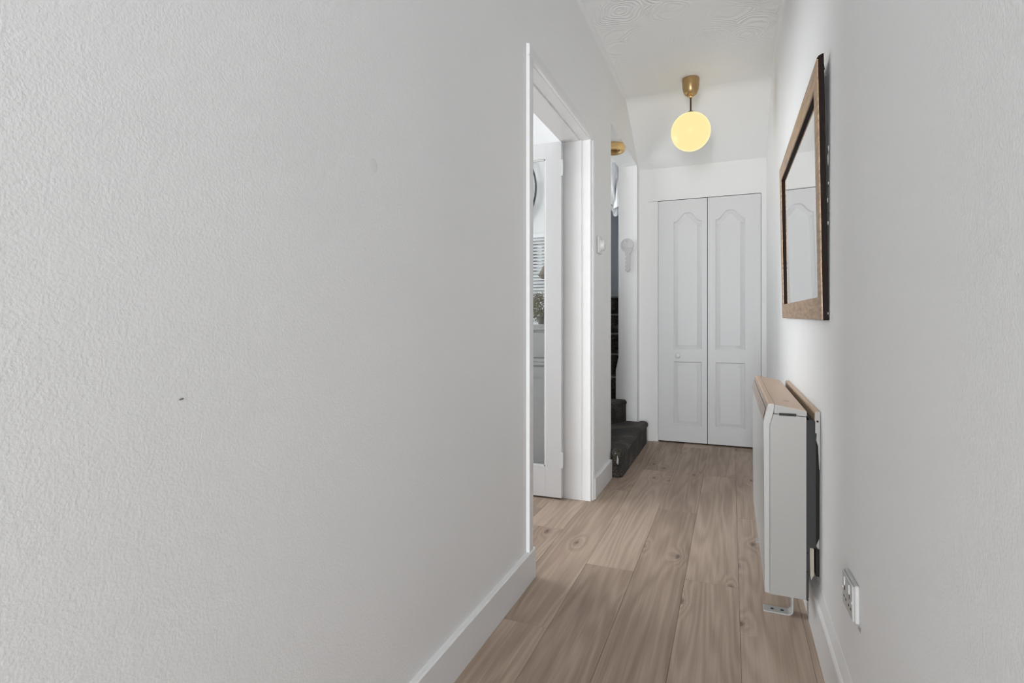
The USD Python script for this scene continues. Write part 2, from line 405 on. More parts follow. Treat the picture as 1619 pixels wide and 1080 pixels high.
# stairwell shell
SX = -1.66
SWY0, SWY1, SWZ0, SWZ1 = 3.56, 5.00, 1.40, 2.42
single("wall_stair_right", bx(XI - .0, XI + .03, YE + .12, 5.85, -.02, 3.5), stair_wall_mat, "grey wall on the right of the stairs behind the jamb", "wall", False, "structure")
single("wall_stair_left", cat([bx(SX - .1, SX, SY0, SWY0, -.02, 3.5), bx(SX - .1, SX, SWY1, 5.85, -.02, 3.5), bx(SX - .1, SX, SWY0, SWY1, -.02, SWZ0), bx(SX - .1, SX, SWY0, SWY1, SWZ1, 3.5)]), stair_wall_mat, "grey left wall of the stairwell with the added stair window", "wall", False, "structure")
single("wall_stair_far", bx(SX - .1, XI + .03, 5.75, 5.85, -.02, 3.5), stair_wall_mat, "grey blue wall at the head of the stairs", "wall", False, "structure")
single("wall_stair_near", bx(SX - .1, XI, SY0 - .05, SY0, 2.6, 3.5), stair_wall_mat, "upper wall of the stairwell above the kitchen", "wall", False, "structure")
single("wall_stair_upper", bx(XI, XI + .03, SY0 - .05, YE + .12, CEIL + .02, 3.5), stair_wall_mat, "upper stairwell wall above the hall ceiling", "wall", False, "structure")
single("ceiling_stair", bx(SX - .1, XI + .03, SY0 - .05, 5.85, 3.5, 3.55), smooth_paint, "white ceiling high over the stairs", "ceiling", False, "structure")
w3 = thing("window_3", "added light-giving stair window beside the winder steps, out of sight of the hall", "window", (SX - .06, (SWY0 + SWY1) / 2, SWZ0), kind="structure")  # added to brighten the far end of the hall
part(w3, "frame", cat([bx(SX - .08, SX - .03, SWY0, SWY0 + .05, SWZ0, SWZ1), bx(SX - .08, SX - .03, SWY1 - .05, SWY1, SWZ0, SWZ1), bx(SX - .08, SX - .03, SWY0 + .05, SWY1 - .05, SWZ0, SWZ0 + .05), bx(SX - .08, SX - .03, SWY0 + .05, SWY1 - .05, SWZ1 - .05, SWZ1)]), gloss, False)
part(w3, "pane", bx(SX - .058, SX - .052, SWY0 + .05, SWY1 - .05, SWZ0 + .05, SWZ1 - .05), clear_glass, False)

# ------------------------------------------------------------------ floor of oak planks
fl = thing("floor", "smoked oak plank floor running down the hall and into the kitchen", "floor", kind="structure")
part(fl, "subfloor", bx(KX, XR + .02, Y_BACK - .1, YE + .1, -.035, -.0135), subfloor_mat, False)
ROW, X0 = 0.190, 0.0255
joints = {0: (2.938, 1.525), -1: (2.160, 1.53), -2: (2.930, 1.53), -3: (2.153, 1.531), -4: (1.650, 1.52), -5: (2.47, 1.52), 1: (2.40, 1.5)}
stair_cut = SY1


def plank(xa, xb, ya, yb):
    g, b = 0.0003, 0.0008
    return bx(xa + g, xb - g, ya + g, yb - g, -.013, 0.0, 0.0) if False else hull(
        [(x, y, z) for x, xi in ((xa + g, b), (xb - g, -b)) for y, yi in ((ya + g, b), (yb - g, -b)) for z in (-.013, -b)] +
        [(x + xi, y + yi, 0.0) for x, xi in ((xa + g, b), (xb - g, -b)) for y, yi in ((ya + g, b), (yb - g, -b))])


for r in range(-17, 2):
    xa, xb = X0 + r * ROW, X0 + (r + 1) * ROW
    in_hall = xb > XI - .01
    xb = min(xb, XR)
    j0, L = joints.get(r, (0.35 + (r * 0.61) % 1.5, 1.525))
    ylo, yhi = (Y_BACK, YE + .05) if in_hall else (KY0, KY1)
    ys = [ylo] + [j0 + k * L for k in range(-5, 6) if ylo + .03 < j0 + k * L < yhi - .03] + [yhi]
    for ya, yb in zip(ys[:-1], ys[1:]):
        part(fl, "plank", plank(max(xa, KX), xb, ya, yb), plank_mat, False)

# stair carcass floor under the steps
single("floor_stair", bx(SX - .1, XI, SY0, 5.85, -.05, -.014), subfloor_mat, "dark floor hidden under the staircase", "floor", False, "structure")

# ------------------------------------------------------------------ skirtings
def skirt_left(y0, y1):
    h, t = .1145, .0175
    return prism([(XL - .002, 0), (XL + t, 0), (XL + t, h - .004), (XL + t - .004, h), (XL - .002, h)], y0, y1, "y")


bl = thing("baseboard_left", "white square-edged skirting board along the left hall wall", "skirting board", kind="structure")
part(bl, "board", skirt_left(Y_BACK, 1.968), gloss, False)
part(bl, "board", skirt_left(2.955, 3.41), gloss, False)
br = thing("baseboard_right", "tall white chamfered skirting board along the right hall wall", "skirting board", kind="structure")
part(br, "board", prism([(XR + .002, 0), (XR - .015, 0), (XR - .015, .132), (XR - .0125, .138), (XR - .009, .142), (XR - .007, .152), (XR - .004, .166), (XR - .001, .176), (XR + .002, .177)][::-1], Y_BACK, YE, "y"), gloss, 20)

# ------------------------------------------------------------------ kitchen doorway frame
tr = thing("trim_3", "white painted door frame and moulded architrave of the kitchen doorway", "door frame", (XL, (DY0 + DY1) / 2, 0), kind="structure")
# far jamb: moulded reveal (plan polygon extruded up)
farj = [(XL - .001, 2.957), (XL + .0135, 2.957), (XL + .0135, 2.944), (XL + .009, 2.932), (XL + .001, 2.928), (XL - .0015, 2.940), (XL - .004, 2.940), (XL - .006, 2.927), (XL - .018, 2.920),
        (XL - .020, 2.934), (XL - .024, 2.934), (XL - .026, 2.916), (XL - .040, 2.912), (XL - .042, 2.926), (XL - .047, 2.926), (XL - .049, 2.908), (XL - .056, 2.908), (XL - .056, 2.911), (XI - .012, 2.911), (XI - .012, 2.95), (XL - .05, 2.95)]
part(tr, "far_jamb", prism(farj, 0, DZ + .002, "z"), gloss, False)
nearj = [(XL - .001, 1.910), (XL + .0135, 1.910), (XL + .0135, 1.950), (XL + .010, 1.953), (XL - .05, 1.953), (XL - .05, 1.957), (XI - .012, 1.957), (XI - .012, 1.93), (XL - .05, 1.93)]
part(tr, "near_jamb", prism(nearj, 0, DZ - .0045, "z"), gloss, False)
head = [(XL - .001, DZ + .04), (XL - .001, DZ), (XL - .005, DZ - .004), (XL - .050, DZ - .006), (XL - .056, DZ + .002), (XL - .060, DZ + .002), (XL - .062, DZ - .004), (XI - .012, DZ - .004), (XI - .012, DZ + .03), (XL - .05, DZ + .03)]
part(tr, "head", prism(head, 1.953, 2.95, "y"), gloss, False)
part(tr, "head_architrave", prism([(XL - .001, DZ - .004), (XL + .010, DZ - .004), (XL + .0135, DZ + .002), (XL + .0135, DZ + .038), (XL + .009, DZ + .042), (XL - .001, DZ + .042)], 1.910, 2.957, "y"), gloss, False)

# ------------------------------------------------------------------ kitchen door, open into the kitchen
kd = thing("door_2", "white glazed kitchen door standing open against the far jamb", "door", (XI, 2.89, 0), kind="structure")
LY0, LY1 = 2.868, 2.904
LX1, LX0 = XI - .001, XI - .763
ST = .094
zb, zt = .177, 1.885
part(kd, "hinge_stile", bx(LX1 - ST, LX1, LY0, LY1, .010, DZ - .008, .002), door_paint, False)
part(kd, "lock_stile", bx(LX0, LX0 + ST, LY0, LY1, .010, DZ - .008, .002), door_paint, False)
part(kd, "bottom_rail", bx(LX0 + ST, LX1 - ST, LY0 + .001, LY1 - .001, .010, zb), door_paint, False)
part(kd, "top_rail", bx(LX0 + ST, LX1 - ST, LY0 + .001, LY1 - .001, zt, DZ - .008), door_paint, False)
beadm = cat([bx(LX0 + ST, LX1 - ST, LY0 + .006, LY0 + .016, zb, zb + .008), bx(LX0 + ST, LX1 - ST, LY0 + .006, LY0 + .016, zt - .008, zt), bx(LX1 - ST - .008, LX1 - ST, LY0 + .006, LY0 + .016, zb, zt), bx(LX0 + ST, LX0 + ST + .008, LY0 + .006, LY0 + .016, zb, zt)])
part(kd, "glazing_bead", beadm, door_paint, False)
part(kd, "glass_panel", bx(LX0 + ST, LX1 - ST, LY0 + .017, LY0 + .021, zb, zt), clear_glass, False)
for hz in (1.826, .221):
    hp = part(kd, "hinge", cat([cyl((XI + .005, LY0 + .001, hz - .038), (XI + .005, LY0 + .001, hz + .038), .0048, 12), bx(XI - .012, XI + .006, LY0 - .0025, LY0 - .0005, hz - .045, hz + .045)]), hinge_mat, 40, "paint-clogged butt hinge")
hdl = part(kd, "handle", cat([lathe([(0, 0), (.026, 0), (.026, .006), (.02, .010), (.0, .010)], 24).apply_transform(trimesh.transformations.rotation_matrix(math.pi / 2, (1, 0, 0))).apply_translation((LX0 + .047, LY0, 1.0)),
                              cyl((LX0 + .047, LY0 - .008, 1.0), (LX0 + .047, LY0 - .05, 1.0), .008), cyl((LX0 + .047, LY0 - .048, 1.0), (LX0 + .16, LY0 - .048, 1.0), .009)]), brass, 40)

# ------------------------------------------------------------------ bifold cupboard doors
bd = thing("door_1", "pair of white moulded bifold cupboard doors at the end of the hall", "door", (-.175, YE, 0), kind="structure")


def arch_outline(x0, x1, z0, zs, zp):
    t = np.linspace(0, 1, 33)
    xs = x1 + (x0 - x1) * t
    zz = zs + (zp - zs) * np.sin(.5 * np.pi * np.clip((.5 - np.abs(t - .5) - .045) / .385, 0, 1)) ** 2
    return np.vstack([[(x0, z0), (x1, z0)], np.stack([xs, zz], 1)])


def rect_outline(x0, x1, z0, z1):
    return np.array([(x0, z0), (x1, z0), (x1, z1), (x0, z1)], float)


def panel_mesh(out, yf):
    steps = [(0, 0), (.004, .0045), (.009, .0068), (.014, .0064), (.034, .0008), (.036, .0)]
    rings = [np.column_stack([offset_ring(out, d)[:, 0], np.full(len(out), yf + h), offset_ring(out, d)[:, 1]]) for d, h in steps]
    n = len(out)
    V = np.vstack(rings)
    Fc = []
    for k in range(len(rings) - 1):
        for i in range(n):
            j = (i + 1) % n
            a, b, c, d = k * n + i, k * n + j, (k + 1) * n + j, (k + 1) * n + i
            Fc += [(a, b, c), (a, c, d)]
    inner = Polygon(rings[-1][:, [0, 2]])
    v2, f2 = trimesh.creation.triangulate_polygon(inner, engine="earcut")
    # keep orientation facing -y
    V2 = np.column_stack([v2[:, 0], np.full(len(v2), yf + steps[-1][1]), v2[:, 1]])
    nrm = np.cross(V2[f2[:, 1]] - V2[f2[:, 0]], V2[f2[:, 2]] - V2[f2[:, 0]])
    f2 = np.where((nrm[:, 1] > 0)[:, None], f2[:, ::-1], f2)
    m1 = trimesh.Trimesh(V, np.array(Fc), process=False)
    return cat([m1, trimesh.Trimesh(V2, f2, process=False)])


for (x0, x1, px0, px1) in ((-.557, -.1795, -.437, -.221), (-.1755, .2095, -.117, .099)):
    yf = YE + .002
    up = arch_outline(px0, px1, .762, 1.797, 1.866)
    lo = rect_outline(px0, px1, .145, .662)
    body = sbox(x0, .011, x1, 1.9725).difference(Polygon(up)).difference(Polygon(lo))
    slab = prism(body, yf, yf + .034, "y")
    lf = part(bd, "leaf", slab, door_paint, 20)
    part(lf, "upper_panel", panel_mesh(up, yf), door_paint, 20)
    part(lf, "lower_panel", panel_mesh(lo, yf), door_paint, 20)
kn = lathe([(0, .031), (.012, .0305), (.019, .027), (.0215, .021), (.019, .015), (.011, .011), (.009, .006), (.012, .001), (.012, 0)][::-1], 32)
kn = rot(kn, 90, (1, 0, 0), (0, 0, 0)); kn.apply_translation((-.404, YE + .002, .709))
part(bd, "knob", kn, plastic, 50, "round white knob")

# ------------------------------------------------------------------ staircase
sc = thing("staircase", "charcoal carpeted staircase climbing out of the hall through the opening", "staircase", (-1.2, 3.97, 0))


def rounded_step(poly, z0, z1, r=.022, inset=.016):
    """a convex carpeted step: riser set back a little, a rounded nose on top"""
    P = Polygon(poly)
    pts_r = np.array(P.buffer(-inset).exterior.coords)
    low = hull([(x, y, z) for x, y in pts_r for z in (z0, z1 - r)])
    up = []
    for a in np.linspace(0, np.pi, 9):
        ins = r * (1 - np.sin(a)); z = z1 - r + r * np.cos(a)
        Q = P.buffer(-r * 1.6).buffer(r * 1.6, quad_segs=6).buffer(-ins)
        up += [(x, y, z) for x, y in np.array(Q.exterior.coords)]
    return cat([low, hull(up)])


RZ = .176
st1 = cat([rounded_step([(XL + .004, 3.412), (-.655, 3.405), (-.626, 3.44), (-.626, 4.50), (-.65, 4.545), (XL + .004, 4.55)], 0.0, RZ, .026, .012),
           rounded_step([(SX + .005, SY0 + .003), (-.68, SY0 + .003), (-.68, SY1 - .003), (SX + .005, SY1 - .003)], 0.0, RZ, .02, .004)])
s1 = part(sc, "step", st1, carpet, 60, "wide carpeted bottom step projecting into the hall")
tear = cat([hull(np.array([(XL + .045, 3.402, .10), (XL + .052, 3.398, .15), (XL + .06, 3.401, .12), (XL + .055, 3.404, .085)]) + d) for d in ((0, 0, 0),)] +
           [hull([(XL + .036, 3.3995, .152), (XL + .043, 3.398, .156), (XL + .041, 3.3985, .163), (XL + .036, 3.402, .158)])])
part(s1, "tear", tear, filler_mat, False, "frayed pale tear in the carpet edge")
st2 = rounded_step([(-.79, 4.415), (-.785, SY1 - .004), (SX + .005, SY1 - .004), (SX + .005, SY0 + .005), (-1.235, SY0 + .005)], RZ - .01, 2 * RZ, .024, .012)
part(sc, "step", st2, carpet, 60)
G = .20
XSR = XI - .012
for n in range(3, 8):
    y0 = 4.49 + G * (n - 3)
    y1 = y0 + G + .03 if n < 7 else 5.745
    p = part(sc, "step", cat([bx(SX + .004, XSR, y0 + .016, y1, (n - 1) * RZ - .02, n * RZ - .014), bx(SX + .004, XSR, y0, y1, n * RZ - .026, n * RZ, .006)]), carpet, 30)
    part(p, "nosing", bx(SX + .01, XSR - .001, y0 - .003, y0 + .03, n * RZ - .010, n * RZ + .003, .002), edge_glint_mat, 30, "pale grey strip painted as light on the step edge")
part(sc, "landing_support", bx(SX + .004, XSR, 5.3, 5.745, -.01, 6 * RZ), void_black, False)
sb = prism([(4.486, 0.2), (4.486, .585), (4.50, .60), (5.70, 1.66), (5.745, 1.66), (5.745, .2)], XSR - .010, XI - .001, "x")
part(sc, "stringer", sb, gloss, False, "white painted stringer board")

# ------------------------------------------------------------------ pendant lamp
PX, PY = -.251, 3.79
pl = thing("pendant_lamp", "lit opal globe pendant lamp on a brass rod below the hall ceiling", "pendant lamp", (PX, PY, CEIL))
rose = lathe([(0, -.121), (.010, -.121), (.013, -.117), (.026, -.114), (.040, -.101), (.050, -.078), (.0545, -.045), (.0555, -.012), (.054, -.002), (.050, .0), (0, .0)], 48, (PX, PY, CEIL))
part(pl, "ceiling_rose", rose, brass, 40, "polished brass bell-shaped ceiling rose")
part(pl, "collar", lathe([(0, -.128), (.012, -.128), (.0145, -.124), (.0145, -.119), (.010, -.116), (0, -.116)], 24, (PX, PY, CEIL)), brass_light, 40)
part(pl, "rod", cyl((PX, PY, CEIL - .235), (PX, PY, CEIL - .12), .0058), bronze, 40)
gl = trimesh.creation.uv_sphere(.126, count=[40, 64]); gl.apply_translation((PX, PY, 2.243))
part(pl, "globe", gl, globe_mat, True, "glowing pale yellow opal glass globe")
part(pl, "cap", lathe([(0, .0), (.022, -.004), (.022, .004), (.009, .012), (0, .014)][::1], 24, (PX, PY, 2.369)), bronze, 40)

# ------------------------------------------------------------------ wall mirror
YN, YF = 1.702, 2.95
ML, MH = YF - YN, .716
mr = thing("wall_mirror", "large wooden framed mirror leaning out from the right hall wall", "mirror", (XR, (YN + YF) / 2, 1.0))
ROLL = math.atan2(.017, ML)


def mt(m):
    """local: y 0..ML away from the camera, z 0..MH up, x = distance off the wall"""
    v = np.array(m.vertices)
    out, y, z = v[:, 0].copy(), v[:, 1].copy(), v[:, 2].copy()
    lean = math.asin(.0135 / MH)
    o2 = out * math.cos(lean) + z * math.sin(lean)
    z2 = z * math.cos(lean) - out * math.sin(lean)
    yy = YN + y * math.cos(ROLL) - (z2 - MH * .5) * math.sin(ROLL)
    zz = .982 + z2 * math.cos(ROLL) + y * math.sin(ROLL)
    w = np.column_stack([XR - .0006 - o2, yy, zz])
    mm = trimesh.Trimesh(w, np.array(m.faces)[:, ::-1], process=False)
    return mm


R_ = .064
for (nm, y0, y1, z0, z1, pts) in (("top_rail", 0, ML, MH - R_, MH, None), ("bottom_rail", 0, ML, 0, R_, None), ("near_stile", 0, R_, 0, MH, None), ("far_stile", ML - R_, ML, 0, MH, None)):
    if nm == "top_rail":
        poly = [(0, MH), (R_, MH - R_), (ML - R_, MH - R_), (ML, MH)]
    elif nm == "bottom_rail":
        poly = [(0, 0), (ML, 0), (ML - R_, R_), (R_, R_)]
    elif nm == "near_stile":
        poly = [(0, 0), (R_, R_), (R_, MH - R_), (0, MH)]
    else:
        poly = [(ML, 0), (ML, MH), (ML - R_, MH - R_), (ML - R_, R_)]
    sub = Polygon(poly)
    front = prism(sub, .0145, .0185, "x")
    p = part(mr, {"top_rail": "frame_rail", "bottom_rail": "frame_rail", "near_stile": "frame_stile", "far_stile": "frame_stile"}[nm], mt(front), frame_front, False)
    part(p, "dark_back", mt(prism(sub.buffer(.0006, join_style=2), .0008, .0146, "x")), frame_dark, False, "dark stained back of the frame")
part(mr, "mirror_glass", mt(bx(.004, .0075, R_ - .005, ML - R_ + .005, R_ - .005, MH - R_ + .005)), mirror_mat, False, "silvered mirror glass")
chips = [hull([(x, y, z) for x, z1 in ((XR - .0315, 1.7015), (XR - .027, 1.708), (XR - .022, 1.7055), (XR - .0175, 1.7125), (XR - .0145, 1.712)) for y in (YN - .0012, YN + .03) for z in (1.680, z1 - .4 * (y - YN) * (y > YN))]),
         hull([(XR - .0165, YN - .001, 1.700), (XR - .0135, YN + .006, 1.690), (XR - .0120, YN - .001, 1.668), (XR - .0150, YN + .010, 1.664), (XR - .0172, YN, 1.672)])]
part(mr, "splintered_corner", cat(chips), frame_dark, False, "splintered dark top corner of the frame")
for dx, z, sc_ in ((0, 1.40, 2), (.001, 1.44, 1), (-.001, 1.30, .8), (0, 1.24, .6), (.001, 1.35, .5), (0, .995, .4)):
    part(mr, "scratch", hull(np.array([(0, 0, 0), (.0012, -.0006, .006), (-.0012, -.0004, .014), (.0008, -.0008, .02), (.001, .0002, .01)]) * (1, 1, sc_) + (XR - .0045 + dx, YN - .0006, z)), filler_mat, False, "pale scratch on the frame edge")

# ------------------------------------------------------------------ storage heater
HY0, HY1 = 1.87, 2.845
hx_f, hx_s, hx_b = .0935, .111, .2115     # front face, seam, back of the box
zb_, zt_ = .130, .720
ht = thing("storage_heater", "old pale grey storage heater with warm lamplight painted on its lid on the right wall", "storage heater", (.16, (HY0 + HY1) / 2, 0))
# box
body = [(hx_s, zb_), (hx_b, zb_ - .001), (hx_b, .686), (hx_s + .010, .690), (hx_s + .005, .672), (hx_s, .655)]
part(ht, "body", prism(body, HY0, HY1, "y"), heater_shaded_mat, False, "pale grey side casing, darkened as the shaded side")
# front cover: a folded shell
cov = [(hx_f + .003, zb_ + .004), (hx_s - .0012, zb_ + .002), (hx_s - .0012, .655), (hx_s + .004, .673), (hx_s + .0105, .700), (hx_s + .0125, .7205), (hx_f + .016, .7215), (hx_f + .0125, .7185), (hx_f, .664), (hx_f - .0005, .655)]
part(ht, "front_cover", prism(cov, HY0 - .001, HY1 + .001, "y"), heater_lit_mat, False, "pale grey front cover, painted lighter as the lit side")
# outlet grille strip on the chamfer, with slots
gr = part(ht, "outlet_grille", prism([(hx_f - .0014, .6645), (hx_f + .0111, .7185), (hx_f + .0128, .7182), (hx_f + .0006, .664)], HY0 + .004, HY1 - .006, "y"), heater_grille_mat, False, "brownish warm air outlet along the top edge")
sl = []
for k in range(16):
    ya = HY0 + .03 + k * .058
    sl.append(prism([(hx_f + .0006, .6732), (hx_f + .0078, .7044), (hx_f + .0088, .7042), (hx_f + .0016, .673)], ya, ya + .050, "y"))
for q in sl:
    part(gr, "vent_slot", q.apply_translation((-.0026, 0, 0)), heater_grille_mat, False)
part(ht, "cover_cap", prism([(hx_f + .0125, .7188), (hx_f + .016, .7216), (hx_s + .0124, .7206), (hx_s + .0124, .7216), (hx_f + .016, .7228), (hx_f + .0112, .7200)], HY0 - .001, HY1 + .001, "y"), lamplit_lid_mat, False, "top edge of the front cover, painted warm as lamplit")
lidp = [(hx_s + .0138, .7195), (hx_s + .0118, .700), (hx_s + .0115, .692), (hx_b - .002, .688), (hx_b + .001, .690), (hx_b + .001, .702), (hx_b - .002, .7045)]
ld = part(ht, "lid", prism(lidp, HY0 + .001, HY1 - .001, "y"), heater_shaded_mat, False)
part(ld, "lid_top", prism([(hx_s + .0142, .7200), (hx_s + .0142, .7192), (hx_b - .002, .7042), (hx_b + .0005, .7028), (hx_b + .0005, .7036), (hx_b - .0015, .7052)], HY0 + .0015, HY1 - .0015, "y"), lamplit_lid_mat, False, "cream top of the heater lid with warm lamplight painted in")
part(ld, "lid_notch", bx(hx_s + .026, hx_s + .073, HY0 - .0012, HY0 + .02, .6865, .6945), slot_dark, False, "black slot below the lid")
part(ld, "control_flap", cat([bx(.150, .1512, 2.02, 2.09, .7135, .7152), bx(.150, .176, 2.02, 2.0212, .7112, .7145)]), heater_grille_mat, False)
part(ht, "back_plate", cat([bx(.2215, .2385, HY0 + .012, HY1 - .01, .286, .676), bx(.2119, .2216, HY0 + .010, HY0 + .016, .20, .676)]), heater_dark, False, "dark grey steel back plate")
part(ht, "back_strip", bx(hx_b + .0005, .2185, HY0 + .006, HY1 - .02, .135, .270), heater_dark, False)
rl = part(ht, "wall_rail", prism([(.2335, .676), (.2335, .700), (.2360, .7055), (.2478, .7055), (.2478, .676)], HY0 - .004, HY1 - .01, "y"), lamplit_lid_mat, False, "warm beige wall rail behind the heater")
part(rl, "rail_end", cat([bx(.2345, .2475, HY0 - .0062, HY0 - .0042, .640, .7045)]), heater_shaded_mat, False, "flaking pale end bracket with a screw hole")
part(rl, "screw_hole", rot(lathe([(0, 0), (.0032, 0), (.0032, .0006), (0, .0006)], 14), 90, (1, 0, 0), (0, 0, 0)).apply_translation((.2405, HY0 - .0062, .676)), slot_dark)
part(rl, "cross_bar", cyl((hx_b, HY0 + .02, .672), (.236, HY0 + .02, .668), .003, 10), heater_shaded_mat, 40)
flake = prism([(.2385, .64), (.2475, .64), (.2475, .565), (.2462, .53), (.2452, .53), (.2440, .565), (.2425, .60), (.2375, .618)], HY0 - .004, HY0 + .0, "y")
part(rl, "paint_flake", flake, heater_shaded_mat, False, "torn strip of pale paint")
part(ht, "gap_seal", bx(.2386, .2480, HY0 + .014, HY1 - .02, .20, .672), void_black, False, "black block painted as the shade between back plate and wall")  # black block stands in for shade in the gap
ins = prism([(.2225, .285), (.2335, .283), (.2340, .20), (.2300, .196), (.2262, .186), (.2235, .20), (.2225, .24)], HY0 + .014, HY0 + .024, "y")
part(ht, "torn_insulation", ins, torn_card, False, "torn beige insulation hanging below the back plate")
part(ht, "corner_bracket", cat([bx(hx_b + .0005, .2165, HY0 - .002, HY0 + .03, .128, .215, .001)]), heater_dark, False)
part(ht, "pale_chip", hull(np.array([(.2395, HY0 + .012, .295), (.2475, HY0 + .011, .318), (.2480, HY0 + .012, .285), (.2390, HY0 + .018, .290), (.2440, HY0 + .010, .286)])), heater_shaded_mat, False, "pale broken bracket stub")


def foot(y):
    w = .021
    a = np.linspace(0, np.pi / 2, 7)
    R, t = .016, .0045
    x1 = .190
    outer = [(.100, 0.0003), (x1 - R, .0003)] + [(x1 - R + R * np.sin(q), .0003 + R - R * np.cos(q)) for q in a[1:]] + [(x1, zb_)]
    inner = [(x1 - t, zb_)] + [(x1 - R + (R - t) * np.sin(q), .0003 + R - (R - t) * np.cos(q)) for q in a[::-1]] + [(.100, .0003 + t)]
    p = part(ht, "foot", prism(outer + inner, y - w, y + w, "y"), heater_lit_mat, 30, "white bent steel foot")
    for hx in (.128, .158):
        part(p, "bolt_hole", lathe([(0, 0), (.0055, 0), (.0055, .0006), (0, .0007)], 16, (hx, y, .0048)), slot_dark)


foot(2.040)
foot(2.66)

# ------------------------------------------------------------------ double socket
sy0, sy1, sz0, sz1 = 1.327, 1.437, .340, .414
sk = thing("power_socket", "white double power socket low on the right wall near the camera", "power socket", (XR, (sy0 + sy1) / 2, (sz0 + sz1) / 2))
UsdGeom.Xformable(stage.GetPrimAtPath(sk)).AddRotateXOp().Set(-4.0)
part(sk, "back_box", bx(XR - .009, XR - .0002, sy0 - .002, sy1 + .002, sz0 - .002, sz1 + .002, .002), socket_plastic, 30)
fp = part(sk, "faceplate", bx(XR - .0135, XR - .0088, sy0, sy1, sz0, sz1, .0022), socket_plastic, 30)
for cy in (sy1 - .029, sy0 + .029):
    part(sk, "rocker_switch", bx(XR - .0165, XR - .0132, cy - .006, cy + .006, sz1 - .026, sz1 - .006, .0012), plastic_grey, 30)
    for (dy, dz, w, h) in ((0, .004, .0022, .0045), (-.011, -.017, .0035, .002), (.011, -.017, .0035, .002)):
        part(sk, "pin_slot", bx(XR - .0141, XR - .0132, cy + dy - w, cy + dy + w, (sz0 + sz1) / 2 + dz - h, (sz0 + sz1) / 2 + dz + h), slot_dark, False)
for cy in (sy0 + .007, sy1 - .007):
    part(sk, "screw", rot(lathe([(0, 0), (.003, 0), (.0024, .0012), (0, .0014)], 12), -90, (0, 1, 0), (0, 0, 0)).apply_translation((XR - .0135, cy, (sz0 + sz1) / 2)), hinge_mat)
chip = cat([hull([(XR - .0003, sy0 - .004 - dy, sz0 - .004 - dz), (XR - .0003, sy0 - .012 - dy, sz0 + .002 - dz), (XR - .0003, sy0 + .002 - dy, sz0 - .012 - dz), (XR - .0018, sy0 - .005 - dy, sz0 - .006 - dz), (XR - .0003, sy0 - .012 - dy, sz0 - .012 - dz)]) for dy, dz in ((0, 0), (-.012, .003))])
part(wr_p, "chipped_plaster", chip, filler_mat, False, "chipped plaster under the power socket")

# ------------------------------------------------------------------ thermostat / dimmer dial on the left wall
ty, tz = 3.105, 1.424
td = thing("thermostat", "white wall thermostat with a round dial between the kitchen door and the stairs", "thermostat", (XL, ty, tz))
part(td, "base_plate", bx(XL + .0002, XL + .012, ty - .044, ty + .044, tz - .050, tz + .050, .004), plastic, 30)
dl = lathe([(0, 0), (.034, 0), (.034, .004), (.030, .007), (.029, .022), (.026, .026), (.0, .027)], 32)
dl = rot(dl, 90, (0, 1, 0), (0, 0, 0)); dl.apply_translation((XL + .0118, ty + .002, tz - .002))
part(td, "dial", dl, plastic, 35)
part(td, "pointer", bx(XL + .0385, XL + .0405, ty, ty + .004, tz, tz + .022), plastic_grey, False)

# ------------------------------------------------------------------ key shaped rack on the far jamb of the stair opening
kx, kz = -.793, 1.665
cx, cz = -.791, 1.609
bow = Point(0, 0).buffer(1, quad_segs=24)
bow = shapely.affinity.translate(shapely.affinity.scale(bow, .053, .056), cx, cz)
sh = Polygon([(-.838, 1.60), (-.742, 1.60), (-.752, 1.555), (-.766, 1.535), (-.766, 1.412), (-.776, 1.398), (-.790, 1.393), (-.806, 1.400), (-.806, 1.412), (-.799, 1.420), (-.808, 1.432), (-.806, 1.444),
              (-.798, 1.452), (-.808, 1.464), (-.806, 1.476), (-.798, 1.484), (-.808, 1.496), (-.805, 1.508), (-.796, 1.516), (-.808, 1.532), (-.806, 1.548), (-.820, 1.566)])
key = bow.union(sh).buffer(0)
kr = thing("key_rack", "white key-shaped wall rack hung on the jamb beside the stairs", "key rack", (-.79, SY1, 1.53))
part(kr, "board", prism(key, SY1 - .022, SY1 - .0003, "y"), key_paint, 25)
rim = key.buffer(-.006).difference(key.buffer(-.012)); rim = max(getattr(rim, "geoms", [rim]), key=lambda g: g.area)
part(kr, "raised_rim", prism(rim, SY1 - .0240, SY1 - .0215, "y"), key_paint, 25)
part(kr, "hole", rot(lathe([(0, 0), (.010, 0), (.010, .0006), (0, .0008)], 20), 90, (1, 0, 0), (0, 0, 0)).apply_translation((cx, SY1 - .022, 1.64)), plastic_grey)
for q in range(3):
    hk = cat([cyl((cx - .022 + .022 * q, SY1 - .022, 1.585), (cx - .022 + .022 * q, SY1 - .036, 1.585), .0022, 8), cyl((cx - .022 + .022 * q, SY1 - .036, 1.585), (cx - .022 + .022 * q, SY1 - .040, 1.596), .0022, 8)])
    part(kr, "hook", hk, plastic, 40)

# ------------------------------------------------------------------ brass light under the stair opening head
lx, ly = -.790, 3.91
sl_ = thing("ceiling_light", "small round brass ceiling light under the head of the stair opening", "ceiling light", (lx, ly, SOFF))
part(sl_, "drum", lathe([(.050, -.040), (.060, -.050), (.070, -.054), (.079, -.050), (.083, -.040), (.083, -.012), (.078, -.001), (.0, -.0005)], 40, (lx, ly, SOFF)), brass_light, 40)
part(sl_, "inner_ring", lathe([(.0, -.020), (.050, -.022), (.052, -.040), (.049, -.042), (.046, -.028), (0, -.026)], 32, (lx, ly, SOFF)), brass, 40)

